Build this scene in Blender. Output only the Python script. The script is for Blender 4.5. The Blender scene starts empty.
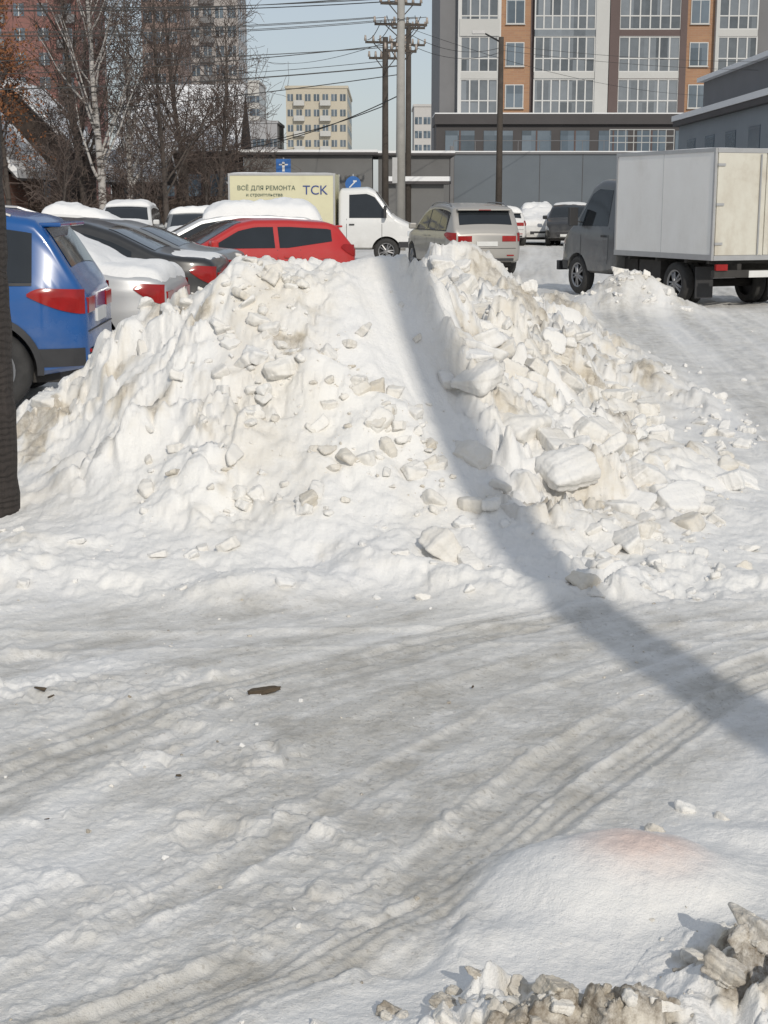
import bpy, bmesh, math, random
import numpy as np
from mathutils import Vector, Matrix
np.seterr(all='ignore')
random.seed(7); RNG=np.random.RandomState(11)
scene=bpy.context.scene
COL=scene.collection

# ------------------------------------------------------------------ noise
def h2(ix,iy,seed):
    n=(ix.astype(np.int64)*374761393+iy.astype(np.int64)*668265263+seed*1442695041)&0xffffffff
    n=((n^(n>>13))*1274126177)&0xffffffff
    n=(n^(n>>16))&0xffffffff
    n=((n^(n>>11))*2246822519)&0xffffffff
    n=n^(n>>15)
    return (n&0xffffff)/float(0xffffff)
def vn(x,y,seed=0):
    ix=np.floor(x);iy=np.floor(y);fx=x-ix;fy=y-iy
    fx=fx*fx*fx*(fx*(fx*6-15)+10);fy=fy*fy*fy*(fy*(fy*6-15)+10)
    a=h2(ix,iy,seed);b=h2(ix+1,iy,seed);c=h2(ix,iy+1,seed);d=h2(ix+1,iy+1,seed)
    return (a+(b-a)*fx)*(1-fy)+(c+(d-c)*fx)*fy
def fbm(x,y,seed=0,o=4,g=.5):
    s=0;a=1;t=0
    for i in range(o):
        s=s+a*(vn(x,y,seed+i*17)-.5)*2;t+=a;a*=g
        x,y=(x*.8-y*.6)*2.03+3.1,(x*.6+y*.8)*2.03+1.7
    return s/t
def chunks(x,y,cell,seed,tilt=1.6):
    X=x/cell;Y=y/cell
    ix=np.floor(X);iy=np.floor(Y)
    best=np.full(X.shape,9.);b2=np.full(X.shape,9.);hh=np.zeros(X.shape)
    for dx in(-1,0,1):
        for dy in(-1,0,1):
            cx=ix+dx;cy=iy+dy
            qx=cx+h2(cx,cy,seed);qy=cy+h2(cx,cy,seed+5)
            ax=X-qx;ay=Y-qy
            d=np.sqrt(ax*ax+ay*ay)
            hv=(h2(cx,cy,seed+9)**1.6-.25)+ax*(h2(cx,cy,seed+13)-.5)*tilt+ay*(h2(cx,cy,seed+21)-.5)*tilt
            m=d<best
            b2=np.where(m,best,np.minimum(b2,d))
            hh=np.where(m,hv,hh);best=np.where(m,d,best)
    e=np.clip((b2-best)/.30,0,1)
    return hh*cell*(e*(2-e))
def ss(a,b,x):
    t=np.clip((x-a)/(b-a),0,1);return t*t*(3-2*t)

# ------------------------------------------------------------------ terrain
PTS=[(-3.0,6.4,.03),(-2.4,6.35,.02),(-1.8,6.3,.02),(-1,6.3,.02),(-.2,6.3,.02),(.5,6.4,.02),(1.2,6.5,.03),(1.7,6.9,.02),(2.15,7.5,.02),
(-2.8,6.8,.06),(-1.8,6.75,.08),(-.9,6.75,.11),(0,6.75,.12),(.7,6.8,.10),(1.3,7.0,.08),
(-2.8,7.3,.10),(-2.2,7.3,.10),(-1.4,7.25,.22),(-.6,7.2,.31),(.1,7.2,.33),(.7,7.25,.25),(1.3,7.5,.17),(1.8,7.8,.10),
(-2.9,7.9,.12),(-2.25,7.9,.16),(-1.9,7.95,.30),(-1.5,7.9,.52),(-.9,7.9,.78),(-.3,7.85,.80),(.3,7.9,.68),(.8,7.9,.44),(1.4,8.1,.24),(1.9,8.3,.08),
(-2.9,8.7,.2),(-2.3,8.6,.36),(-1.97,8.6,.60),(-1.5,8.55,.90),(-1.1,8.55,1.19),(-.82,8.6,1.38),(-.4,8.7,1.34),(0.0,8.85,1.43),(.22,8.9,1.24),(.55,8.8,.88),(1.0,8.8,.55),(1.5,8.9,.30),(1.95,9.0,.20),(2.3,8.9,.02),
(-2.9,9.8,.05),(-2.1,9.6,.25),(-1.5,9.7,.45),(-.8,9.8,.8),(-.1,9.8,1.0),(.4,9.9,1.03),(.8,9.9,.70),(1.3,9.9,.36),(1.8,9.9,.07),(2.3,10,0),
(-2.3,11.3,.02),(-1.6,11.5,.1),(-.8,11.5,.4),(0,11.5,.8),(.5,11.5,1.0),(1.0,11.5,.78),(1.5,11.5,.30),(2.1,11.5,.02),
(-1.6,13,0.02),(-1.2,14,.03),(-.3,14,.5),(.4,13.8,1.08),(.75,14,1.30),(1.25,14,.92),(1.75,14,.36),(2.3,14,.02),
(-1,17,0),(.1,17,.5),(.8,17,1.02),(1.4,17,.85),(2.0,17,.35),(2.6,17,0),
(-.6,20,0),(.6,20,.35),(1.4,20,.45),(2.1,20,.15),(2.8,20,0)]
PTS+=[(x,5.7,0) for x in np.arange(-3.5,3.1,.7)]+[(x,22.5,0) for x in(-2,0,1.5,3.2)]
PTS+=[(-3.6,y,0) for y in(6.5,8,9.5,11.5,14,18)]+[(3.1,y,0) for y in(6.5,8,9.5,11.5,14,17,20)]+[(-2.5,13,0),(-2.3,16,0),(-2,19,0)]
PA=np.array(PTS,float)
def phi(r2): return np.sqrt(r2+.012)
_A=phi((PA[:,None,0]-PA[None,:,0])**2+(PA[:,None,1]-PA[None,:,1])**2)
_W=np.linalg.solve(_A+np.eye(len(PA))*1e-6,PA[:,2])
def pile(x,y):
    out=np.zeros(x.shape)
    m=(x>-3.9)&(x<3.4)&(y>5.4)&(y<23)
    xs=x[m];ys=y[m];s=np.zeros(xs.shape)
    for (px,py,_),w in zip(PA,_W): s+=w*phi((xs-px)**2+(ys-py)**2)
    s*=ss(-3.9,-3.3,xs)*(1-ss(2.8,3.3,xs))*ss(5.5,6.1,ys)*(1-ss(21.5,23,ys))
    out[m]=np.maximum(s,0)
    return out
TX=np.array([-1.6,-.30,.09,.575,1.07,1.9,3.2,6.0]);TY=np.array([2.0,3.05,3.5,4.3,5.0,5.75,6.6,8.0])
def gauss(x,y,cx,cy,rx,ry): return np.exp(-((x-cx)/rx)**2-((y-cy)/ry)**2)
def terrain(x,y):
    """returns height, dirt, road, pink"""
    P=pile(x,y)
    pm=ss(.03,.30,P)
    h=P.copy()
    near=y<45
    h=h+.02*fbm(x*.35,y*.35,3,3)
    dm=np.sqrt(((x-.60)/.42)**2+((y-3.50)/.31)**2)+.16*fbm(x*3,y*3,77,3)
    dome=(1-ss(.15,1.1,dm))
    fm=gauss(x,y,.60,3.45,.34,.27)
    fm2=gauss(x,y,1.1,3.2,.5,.4)+gauss(x,y,.05,2.75,.40,.25)*.6+gauss(x,y,1.5,4.0,.5,.4)*.6
    h=h+.115*dome+.05*np.minimum(fm2,1.2)+.03*gauss(x,y,.2,3.20,.35,.10)+.025*gauss(x,y,.95,3.75,.25,.08)
    clean=np.clip(ss(.12,.5,fm+fm2*.8)+ss(.0,.4,x-np.interp(y,TY,TX)-.24),0,1)
    d=(x-np.interp(y,TY,TX))*.82
    al=y+.3*x
    roadf=np.where(y<9,(1-ss(5.95,6.45,y+.18*fbm(x*1.3,x*0+2,9,2)))*(1-pm),0)
    tr=np.zeros(x.shape);grow=np.zeros(x.shape)
    for off,wd,dp,fr in[(-.03,.085,.015,1),(.13,.06,.011,1),(-.72,.13,.008,0),(-1.28,.12,.010,1),(-1.46,.09,.008,1),(-.42,.05,.006,0),(-2.3,.15,.007,0)]:
        o=off+.05*fbm(al*.6,al*0+off*7,31,2)
        q=(d-o)/wd
        g=np.exp(-q**4)
        rim=np.exp(-((np.abs(q)-1.25)/.22)**2)
        brk=ss(-.30,.35,fbm(x*1.1,y*.9+off*5,44,3)+(.30 if fr else -.05))
        tr=tr+(-dp*g+dp*.5*rim)*brk
        grow=np.maximum(grow,g*brk*min(1,dp/.012))
        tr=tr+.0028*g*np.sin(q*8)*brk*fr
    q=(y-5.72-.06*x-.08*fbm(x*.7,x*0,14,2))/.10
    tr=tr-.010*np.exp(-q**4)*ss(-.3,.3,fbm(x*.8,y*2,15,2)+.1)+.006*np.exp(-((np.abs(q)-1.3)/.25)**2)
    st=fbm(d*13,al*.7,211,4);st2=fbm(d*5,al*.35,213,3)
    tr=tr+.0035*st*ss(-.2,.3,st2)
    fade=(y>2)&(y<9)
    h=h+np.where(fade,tr*roadf*(1-.8*clean),0)
    r1=fbm(x*3,y*3,50,4);r2=fbm(x*11,y*11,60,4);r3=fbm(x*34,y*34,70,3);r4=fbm(x*80,y*80,75,2)
    lump=np.maximum(r2-.05,0)
    ll=ss(.05,.55,fbm(x*1.0,y*1.2,81,3)+.25-.30*(x+.50)-.10*(y-4.5))*(1-grow)*(1-clean)
    lc=np.zeros(x.shape);ml=(ll>.02)&(y>2)&(y<7)
    lc[ml]=chunks(x[ml],y[ml],.10,51)*.5+chunks(x[ml],y[ml],.045,52)*.5
    h=h+np.where(near,roadf*(1-.6*clean)*(.008*r1+ll*(.022*lump+.42*lc*ss(.0,.35,r1))+.0035*r3+.0015*r4*(y<5)),0)
    h=h+np.where(near,roadf*clean*(.010*r1+.006*r2+.001*r3),0)
    h=h+np.where(near,(1-roadf)*(1-pm)*(.020*r1+.012*r2+.004*r3*(y<12)),0)
    h=h-np.where(near,.028*roadf*ss(.30,.55,fbm(x*2.4,y*2.4,91,2))*ll,0)
    yb=6.42+.14*fbm(x*1.3,x*0,8,2)
    band=np.exp(-((y-yb)/.17)**2)*(x<2.2)*(x>-4)
    band2=np.exp(-((y-yb-.30)/.10)**2)*(x<1.5)*(x>-4)
    h=h+band*(.05+.04*r1)+band2*(.03+.03*r1)*ss(-.2,.2,fbm(x*1.2,y,18,2)+.1)
    sp=.62*gauss(x,y,3.95,24.0,.80,.7)+.30*gauss(x,y,2.45,21.0,.5,1.2)
    sp=sp+.12*gauss(x,y,2.5,12.3,.5,1.2)+.12*gauss(x,y,2.35,7.6,.35,.3)+.07*gauss(x,y,2.9,9.6,.6,.25)+.06*gauss(x,y,3.4,14.5,.6,.5)
    sp=sp+.9*np.exp(-((y-80)/1.5)**2)*(x>-30)*(x<25)*(.6+.5*fbm(x*.4,y*.2,15,3))
    sp=sp+.9*np.exp(-((y-52-.1*x)/1.8)**2)*(x<-5)*(.5+.7*fbm(x*.35,y*.2,16,3))
    h=h+sp
    rb=np.clip(pm+ss(.04,.16,sp)*near*.6+band*.5+band2*.4,0,1)
    yard=(y>8)&(y<60)
    rut=fbm((x-.10*y)*2.6,y*.10,221,4)
    h=h+np.where(yard,(1-pm)*ss(2.0,2.6,x+.2*r1)*(.035*rut+.02*fbm((x-.1*y)*7,y*.35,223,3)),0)
    pick=ss(-.18,.22,fbm(x*1.1+3,y*1.1,101,3)+.06)
    fx=(x-.02)+(y-8.55)*.42
    face=np.exp(-(fx/.22)**4)*ss(7.1,7.5,y)*(1-ss(8.9,9.4,y))
    edge=np.exp(-((fx-.26)/.05)**2)*ss(7.3,7.6,y)*(1-ss(8.8,9.2,y))
    pick=pick*(1-.95*np.clip(face,0,1))
    rightside=ss(.12,.5,x+(y-8.5)*.25)*(y<22)
    skirt=(1-ss(.18,.42,P))*(x<.2)
    crest=ss(1.05,1.3,P)
    amt=np.clip(.22+pick*.85+1.0*rightside-.5*skirt-.3*face,0.05,1.5)*(1-.45*crest)
    mm=rb>0.01
    c=np.zeros(x.shape)
    wx=.05*fbm(x[mm]*4,y[mm]*4,7,3);wy=.05*fbm(x[mm]*4,y[mm]*4,8,3)
    xm=x[mm]+wx;ym=y[mm]+wy
    c1=chunks(xm,ym,.42,1);c2=chunks(xm+4,ym,.20,2);c3=chunks(xm,ym+3,.09,3);c4=chunks(xm,ym+7,.042,4)
    c[mm]=(.28*c1+.48*c2*ss(-.25,.25,fbm(xm*2,ym*2,33,2)+.12)+.62*c3*ss(-.1,.35,fbm(xm*2.5,ym*2.5,37,2)+.14)+.65*c4*ss(-.1,.3,fbm(xm*3.5,ym*3.5,39,2)+.12))
    h=h+rb*(c*amt+.055*r1*(1-.6*face)+.018*r2*(1-.7*face)+.0055*r3+.0018*r4*(y<10))
    h=h+rb*edge*.07*(1+r2)-rb*face*.05
    h=h+np.where(y<11,.010*fbm(fx*26,y*1.0,71,3)*np.clip(face*1.2,0,1)*rb,0)
    db=gauss(x,y,.86,2.97,.15,.15)+gauss(x,y,.40,2.745,.32,.09)*.8+gauss(x,y,.27,2.88,.10,.05)*.6
    db=db+gauss(x,y,1.3,2.9,.45,.2)
    db=db*(1+.45*fbm(x*7,y*7,149,3))
    cc=np.zeros(x.shape);m3=db>.05
    xw=x[m3]+.015*fbm(x[m3]*14,y[m3]*14,151,3);yw=y[m3]+.015*fbm(x[m3]*14,y[m3]*14,152,3)
    cc[m3]=chunks(xw,yw,.15,12)*.6+chunks(xw,yw,.07,13)*.7+chunks(xw,yw,.028,14)*.6+.004*fbm(xw*60,yw*60,15,3)
    h=h+np.clip(db,0,1.1)*.06+np.clip(db*1.6,0,1)*cc
    dirt=.32*pm*ss(-.05,.5,fbm(x*1.7,y*1.7,131,4))+.70*rb*ss(.12,.5,fbm(x*4.1+2,y*4.1,133,4))*pick+.30*rightside*pm*ss(-.3,.3,r1)+.25*rb*ss(.1,.5,r2)*(pick+rightside)
    dirt=dirt*(1-.6*face)
    dirt=np.clip(dirt,0,.75)
    dirt=np.maximum(dirt,ss(.20,.70,db+.40*fbm(x*14,y*14,141,3)-.15*ss(.75,.35,x))*.95)
    dirt=np.maximum(dirt,.8*gauss(x,y,2.45,20.6,.35,.7))
    pink=np.exp(-(((x-.655)/.15)**2+((y-3.50)/.13)**2)**1.5)
    road=roadf*(1-.85*clean)*np.clip(.46+.60*grow+.60*st2+.30*st-.25*ll+.35*gauss(x,y,-.1,4.4,.8,1.0),0,1.3)
    road=road+np.where((y>7)&(y<=24),(1-pm)*ss(1.9,2.6,x+.3*r1)*np.clip(.42+.8*rut,0,1),0)
    road=np.where(y>24,.42+.5*rut,road)
    return h,dirt,np.clip(road,0,1.15),pink

# ------------------------------------------------------------------ materials
def newmat(name):
    m=bpy.data.materials.new(name);m.use_nodes=True
    nt=m.node_tree;b=nt.nodes['Principled BSDF'];return m,nt,b
def N(nt,t,**k):
    n=nt.nodes.new(t)
    for a,v in k.items(): setattr(n,a,v)
    return n
def noise(nt,co,scale,detail=4,rough=.55):
    n=N(nt,'ShaderNodeTexNoise');n.inputs['Scale'].default_value=scale;n.inputs['Detail'].default_value=detail
    n.inputs['Roughness'].default_value=rough
    nt.links.new(co,n.inputs['Vector']);return n.outputs['Fac']
def ramp(nt,fac,a,b,ca=(0,0,0,1),cb=(1,1,1,1)):
    r=N(nt,'ShaderNodeValToRGB');r.color_ramp.elements[0].position=a;r.color_ramp.elements[1].position=b
    r.color_ramp.elements[0].color=ca;r.color_ramp.elements[1].color=cb
    nt.links.new(fac,r.inputs[0]);return r.outputs[0]
def mix(nt,f,a,b,mode='MIX'):
    m=N(nt,'ShaderNodeMix',data_type='RGBA',blend_type=mode)
    for sock,v in((m.inputs[0],f),(m.inputs[6],a),(m.inputs[7],b)):
        if isinstance(v,bpy.types.NodeSocket): nt.links.new(v,sock)
        else:
            sock.default_value=v if not isinstance(v,tuple) else (v+(1,) if len(v)==3 else v)
    return m.outputs[2]
def math_(nt,op,a,b):
    m=N(nt,'ShaderNodeMath',operation=op,use_clamp=False)
    for i,v in enumerate((a,b)):
        if isinstance(v,bpy.types.NodeSocket): nt.links.new(v,m.inputs[i])
        else: m.inputs[i].default_value=v
    return m.outputs[0]
def bump(nt,b,hs,strength,dist):
    bp=N(nt,'ShaderNodeBump');bp.inputs['Strength'].default_value=strength;bp.inputs['Distance'].default_value=dist
    nt.links.new(hs,bp.inputs['Height']);nt.links.new(bp.outputs[0],b.inputs['Normal'])

def snow_material():
    m,nt,b=newmat('snow')
    g=N(nt,'ShaderNodeNewGeometry').outputs['Position']
    def attr(n):
        a=N(nt,'ShaderNodeAttribute');a.attribute_name=n;return a.outputs['Fac']
    n1=noise(nt,g,1.3,5);n2=noise(nt,g,9,5);n3=noise(nt,g,55,5,.65);n4=noise(nt,g,4,6,.7)
    c=mix(nt,ramp(nt,n1,.3,.7),(.765,.76,.75),(.805,.79,.755))
    f=math_(nt,'MINIMUM',math_(nt,'MULTIPLY',attr('road'),ramp(nt,n2,.05,.55)),1)
    c=mix(nt,f,c,(.54,.525,.49))
    f2=math_(nt,'MINIMUM',math_(nt,'MULTIPLY',attr('road'),ramp(nt,n4,.46,.68)),1)
    c=mix(nt,math_(nt,'MULTIPLY',f2,.80),c,(.36,.34,.30))
    f3=math_(nt,'MULTIPLY',attr('road'),ramp(nt,n3,.56,.68))
    c=mix(nt,math_(nt,'MULTIPLY',f3,.6),c,(.29,.265,.225))
    dd=attr('dirt')
    lo=math_(nt,'MINIMUM',math_(nt,'MULTIPLY',dd,1.5),1)
    c=mix(nt,math_(nt,'MULTIPLY',lo,ramp(nt,n4,.25,.65)),c,(.60,.54,.435))
    hi=math_(nt,'MULTIPLY',ramp(nt,dd,.50,.95),ramp(nt,noise(nt,g,22,7,.75),.34,.60))
    c=mix(nt,hi,c,(.20,.165,.125))
    c=mix(nt,math_(nt,'MULTIPLY',attr('pink'),ramp(nt,n2,.0,.5)),c,(.75,.60,.53))
    nt.links.new(c,b.inputs['Base Color'])
    b.inputs['Roughness'].default_value=.6
    b.inputs['Specular IOR Level'].default_value=.3
    hs=math_(nt,'ADD',math_(nt,'MULTIPLY',n3,.8),math_(nt,'MULTIPLY',noise(nt,g,190,3,.6),.35))
    bump(nt,b,hs,.65,.012)
    return m
SNOW=snow_material()
def plain(name,col,rough=.6,metal=0,var=.15,scale=6,bumps=0,coords='Object'):
    m,nt,b=newmat(name)
    tc=N(nt,'ShaderNodeTexCoord').outputs[coords]
    n=noise(nt,tc,scale,5)
    a=tuple(max(0,v*(1-var)) for v in col);c=tuple(min(1,v*(1+var)) for v in col)
    nt.links.new(mix(nt,n,a,c),b.inputs['Base Color'])
    b.inputs['Roughness'].default_value=rough;b.inputs['Metallic'].default_value=metal
    if bumps: bump(nt,b,noise(nt,tc,scale*6,4),bumps,.02)
    return m
def paint(name,col,coat=1.,dirt=.6,rough=.35,metal=.0):
    m,nt,b=newmat(name)
    tc=N(nt,'ShaderNodeTexCoord').outputs['Object']
    s=N(nt,'ShaderNodeSeparateXYZ');nt.links.new(tc,s.inputs[0])
    mr=N(nt,'ShaderNodeMapRange');nt.links.new(s.outputs['Z'],mr.inputs[0])
    mr.inputs[1].default_value=.25;mr.inputs[2].default_value=1.0;mr.inputs[3].default_value=1;mr.inputs[4].default_value=.10
    f=math_(nt,'MULTIPLY',math_(nt,'MULTIPLY',mr.outputs[0],ramp(nt,noise(nt,tc,5,6,.65),.25,.75)),dirt)
    nt.links.new(mix(nt,f,col,(.34,.32,.29)),b.inputs['Base Color'])
    r=math_(nt,'ADD',math_(nt,'MULTIPLY',f,.5),rough);nt.links.new(r,b.inputs['Roughness'])
    b.inputs['Metallic'].default_value=metal
    b.inputs['Coat Weight'].default_value=coat*.5;b.inputs['Coat Roughness'].default_value=.08
    return m
M={}
M['glass']=plain('car_glass',(.018,.022,.026),.06,0,.3,3)
M['black']=plain('black_plastic',(.03,.03,.032),.6,0,.4,8)
M['tyre']=plain('tyre_rubber',(.035,.034,.033),.85,0,.5,14,.3)
M['rim']=plain('rim_alloy',(.28,.28,.285),.4,.7,.25,9)
M['red_l']=plain('tail_lamp',(.27,.010,.009),.12,0,.45,9)
M['head_l']=plain('head_lamp',(.55,.58,.61),.1,.2,.1,9)
M['plate']=plain('plate_white',(.62,.62,.6),.4)
M['carsnow']=plain('car_snow',(.78,.78,.775),.6,0,.03,5,.5)
M['roofsnow']=plain('roof_snow',(.75,.755,.765),.6,0,.04,1.5,.4)
M['blue']=paint('paint_blue',(.002,.075,.27),dirt=.22,rough=.25)
M['silver']=paint('paint_silver',(.48,.49,.50),metal=.3)
M['darkp']=paint('paint_black',(.012,.013,.015),dirt=.35)
M['grayp']=paint('paint_gray',(.20,.21,.215),metal=.3)
M['redp']=paint('paint_red',(.42,.012,.010),dirt=.3)
M['whitep']=paint('paint_white',(.66,.66,.65))
M['champ']=paint('paint_champagne',(.36,.345,.32),metal=.3,dirt=.7)
M['cabg']=paint('paint_cab_gray',(.085,.09,.095),dirt=.8)
M['chassis']=plain('chassis_dark',(.04,.037,.034),.85,0,.5,7)

# ------------------------------------------------------------------ mesh helpers
def empty(name,loc=(0,0,0),rz=0):
    e=bpy.data.objects.new(name,None);COL.objects.link(e);e.location=loc;e.rotation_euler=(0,0,rz);return e
def mk(name,verts,faces,mat,parent=None,smooth=True):
    me=bpy.data.meshes.new(name);me.from_pydata([tuple(map(float,v)) for v in verts],[],faces);me.update()
    if smooth: me.polygons.foreach_set('use_smooth',[True]*len(me.polygons))
    if mat: me.materials.append(mat)
    o=bpy.data.objects.new(name,me);COL.objects.link(o)
    if parent: o.parent=parent
    return o
def grid(name,P,mat,parent,flip=False,smooth=True):
    nu=len(P);nv=len(P[0]);v=[p for r in P for p in r];f=[]
    for i in range(nu-1):
        for j in range(nv-1):
            q=[i*nv+j,(i+1)*nv+j,(i+1)*nv+j+1,i*nv+j+1]
            f.append(q[::-1] if flip else q)
    return mk(name,v,f,mat,parent,smooth)
class Batch:
    def __init__(s): s.d={}
    def add(s,k,verts,faces):
        V,F=s.d.setdefault(k,([],[]));o=len(V);V.extend(verts);F.extend([[i+o for i in f] for f in faces])
    def box(s,k,x0,x1,y0,y1,z0,z1):
        v=[(x0,y0,z0),(x1,y0,z0),(x1,y1,z0),(x0,y1,z0),(x0,y0,z1),(x1,y0,z1),(x1,y1,z1),(x0,y1,z1)]
        s.add(k,v,[[0,3,2,1],[4,5,6,7],[0,1,5,4],[1,2,6,5],[2,3,7,6],[3,0,4,7]])
    def tube(s,k,p0,p1,r0,r1,n=6,cap=True):
        p0=Vector(p0);p1=Vector(p1);d=(p1-p0)
        if d.length<1e-6:return
        d.normalize();a=d.orthogonal().normalized();b=d.cross(a)
        v=[]
        for p,r in((p0,r0),(p1,r1)):
            for i in range(n):
                t=2*math.pi*i/n;v.append(tuple(p+a*math.cos(t)*r+b*math.sin(t)*r))
        f=[[i,(i+1)%n,n+(i+1)%n,n+i] for i in range(n)]
        if cap:f+=[list(range(n))[::-1],list(range(n,2*n))]
        s.add(k,v,f)
    def build(s,parent,mats,prefix='',smooth=(),bevel=0):
        for k,(V,F) in s.d.items():
            o=mk(prefix+k,V,F,mats[k],parent,k in smooth)
            if bevel:
                m=o.modifiers.new('b','BEVEL');m.width=bevel;m.segments=2;m.limit_method='ANGLE'

# ------------------------------------------------------------------ ground sheet
def build_ground():
    Y=[-80,-40,-20,-10,-5,-2,-.5,.5,1.3,1.9]
    y=2.25
    while y<11: Y.append(y);y*=1.0022
    while y<30: Y.append(y);y*=1.004
    while y<90: Y.append(y);y*=1.012
    while y<2500: Y.append(y);y*=1.15
    Y=np.array(Y)
    sf=np.linspace(-1,1,860)
    w=.34*np.clip(Y,2,None)+.45
    out=np.array([3,8,20,50,120,300,900.])
    X=np.concatenate([-(out[::-1])[None,:].repeat(len(Y),0)-w[:,None],w[:,None]*sf[None,:],out[None,:]+w[:,None]],1)
    YY=Y[:,None].repeat(X.shape[1],1)
    h,dirt,road,pink=terrain(X.ravel(),YY.ravel())
    nr,nc=X.shape
    co=np.stack([X.ravel(),YY.ravel(),h],1).astype(np.float32)
    idx=np.arange(nr*nc).reshape(nr,nc)
    q=np.stack([idx[:-1,:-1],idx[:-1,1:],idx[1:,1:],idx[1:,:-1]],-1).reshape(-1,4)
    me=bpy.data.meshes.new('ground')
    me.vertices.add(nr*nc);me.vertices.foreach_set('co',co.ravel())
    me.loops.add(q.size);me.loops.foreach_set('vertex_index',q.ravel().astype(np.int32))
    me.polygons.add(len(q));me.polygons.foreach_set('loop_start',np.arange(0,q.size,4,dtype=np.int32))
    me.polygons.foreach_set('use_smooth',np.ones(len(q),bool))
    me.update(calc_edges=True)
    for n,a in(('dirt',dirt),('road',road),('pink',pink)):
        at=me.attributes.new(n,'FLOAT','POINT');at.data.foreach_set('value',a.astype(np.float32))
    me.materials.append(SNOW)
    o=bpy.data.objects.new('snowy_ground',me);COL.objects.link(o)
build_ground()

# ------------------------------------------------------------------ snow chunks
def ico(n):
    _bm=bmesh.new();bmesh.ops.create_icosphere(_bm,subdivisions=n,radius=1)
    a=np.array([v.co[:] for v in _bm.verts]);f=np.array([[v.index for v in f.verts] for f in _bm.faces]);_bm.free();return a,f
ICOS={3:ico(3),4:ico(4),5:ico(5)}
def chunk_mesh(name,items,rough=1.0):
    V=[];F=[];D=[];off=0
    for (x,y,z,s,dirt,sd) in items:
        ICO,ICOF=ICOS[5 if s>.10 or (y<3.6 and s>.03) else(4 if s>.04 or (y<3.6 and s>.012) else 3)]
        r=np.random.RandomState(sd)
        dims=np.array([1,r.uniform(.5,.95),r.uniform(.28,.62)])
        n=r.normal(size=(7,3));n/=np.linalg.norm(n,axis=1)[:,None]
        n=np.concatenate([np.eye(3),-np.eye(3),n]);n=n+r.normal(size=n.shape)*.16;n/=np.linalg.norm(n,axis=1)[:,None]
        dk=np.concatenate([dims*r.uniform(.6,1,3),dims*r.uniform(.6,1,3),r.uniform(.45,.9,7)])
        dots=ICO@n.T
        inv=np.where(dots>.02,dots/dk,0)
        p=22.0
        rad=1/((inv**p).sum(1)+.95**p)**(1/p)
        v=ICO*rad[:,None]
        ns=np.sin(v[:,[1,2,0]]*6+sd)*.05+np.sin(v[:,[2,0,1]]*13+sd*2.3)*.03+np.sin(v[:,[0,2,1]]*27+sd*.7)*.015+np.sin(v[:,[1,0,2]]*51+sd*.3)*.008
        v=v*(1+rough*ns.sum(1)[:,None]*.8)
        a=r.uniform(0,6.28);t=r.uniform(-.7,.7);u=r.uniform(-.5,.5)
        R=np.array(Matrix.Rotation(a,3,'Z')@Matrix.Rotation(t,3,'X')@Matrix.Rotation(u,3,'Y'))
        v=(v*s)@R.T+np.array([x,y,z+s*.10])
        V.append(v);F.append(ICOF+off);off+=len(v);D.append(np.full(len(v),dirt))
    V=np.concatenate(V);F=np.concatenate(F);D=np.concatenate(D)
    me=bpy.data.meshes.new(name);me.from_pydata(V.tolist(),[],F.tolist());me.update()
    me.polygons.foreach_set('use_smooth',[True]*len(me.polygons))
    at=me.attributes.new('dirt','FLOAT','POINT');at.data.foreach_set('value',D.astype(np.float32))
    me.materials.append(SNOW)
    o=bpy.data.objects.new(name,me);COL.objects.link(o);return o
def scatter(n,box,smin,smax,dfun,wf,seed,power=2.2):
    r=np.random.RandomState(seed);x=r.uniform(box[0],box[1],n*8);y=r.uniform(box[2],box[3],n*8)
    P=pile(x,y);w=wf(x,y,P);k=r.rand(n*8)<w
    x=x[k][:n];y=y[k][:n];z=terrain(x,y)[0]
    out=[]
    for i in range(len(x)):
        s=smin+(smax-smin)*r.rand()**power
        out.append((x[i],y[i],z[i],s,dfun(r),int(r.randint(1,1e6))))
    return out
clump=lambda x,y,s:ss(.0,.35,fbm(x*1.6,y*1.6,s,3)+.03)
items=[]
items+=scatter(520,(.1,2.3,6.6,12),.008,.17,lambda r:r.uniform(.0,.55),lambda x,y,P:((P>.05)&(P<1.0)&(x+(y-8)*.1>.15))*(.20+.6*clump(x,y,301)),5,5)
items+=scatter(200,(-2.4,2.3,6.25,7.1),.006,.07,lambda r:r.uniform(0,.25),lambda x,y,P:.15+.6*clump(x,y,302),6,4)
items+=scatter(330,(-1.3,.3,7.0,8.6),.005,.09,lambda r:r.uniform(.1,.6),lambda x,y,P:.12+clump(x,y,303),7,5)
items+=scatter(140,(.4,2.4,12,19),.02,.15,lambda r:r.uniform(.0,.45),lambda x,y,P:((P>.05)&(P<1.15)).astype(float),8,2.6)
items+=scatter(150,(-1.9,-.4,7.2,8.7),.006,.08,lambda r:r.uniform(.0,.3),lambda x,y,P:(P>.3)*(.1+clump(x,y,304)),9,4.5)
items+=scatter(60,(3.1,4.9,23.2,24.8),.03,.13,lambda r:r.uniform(.0,.4),lambda x,y,P:gauss(x,y,3.95,24,.8,.7),10,2.4)
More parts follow.
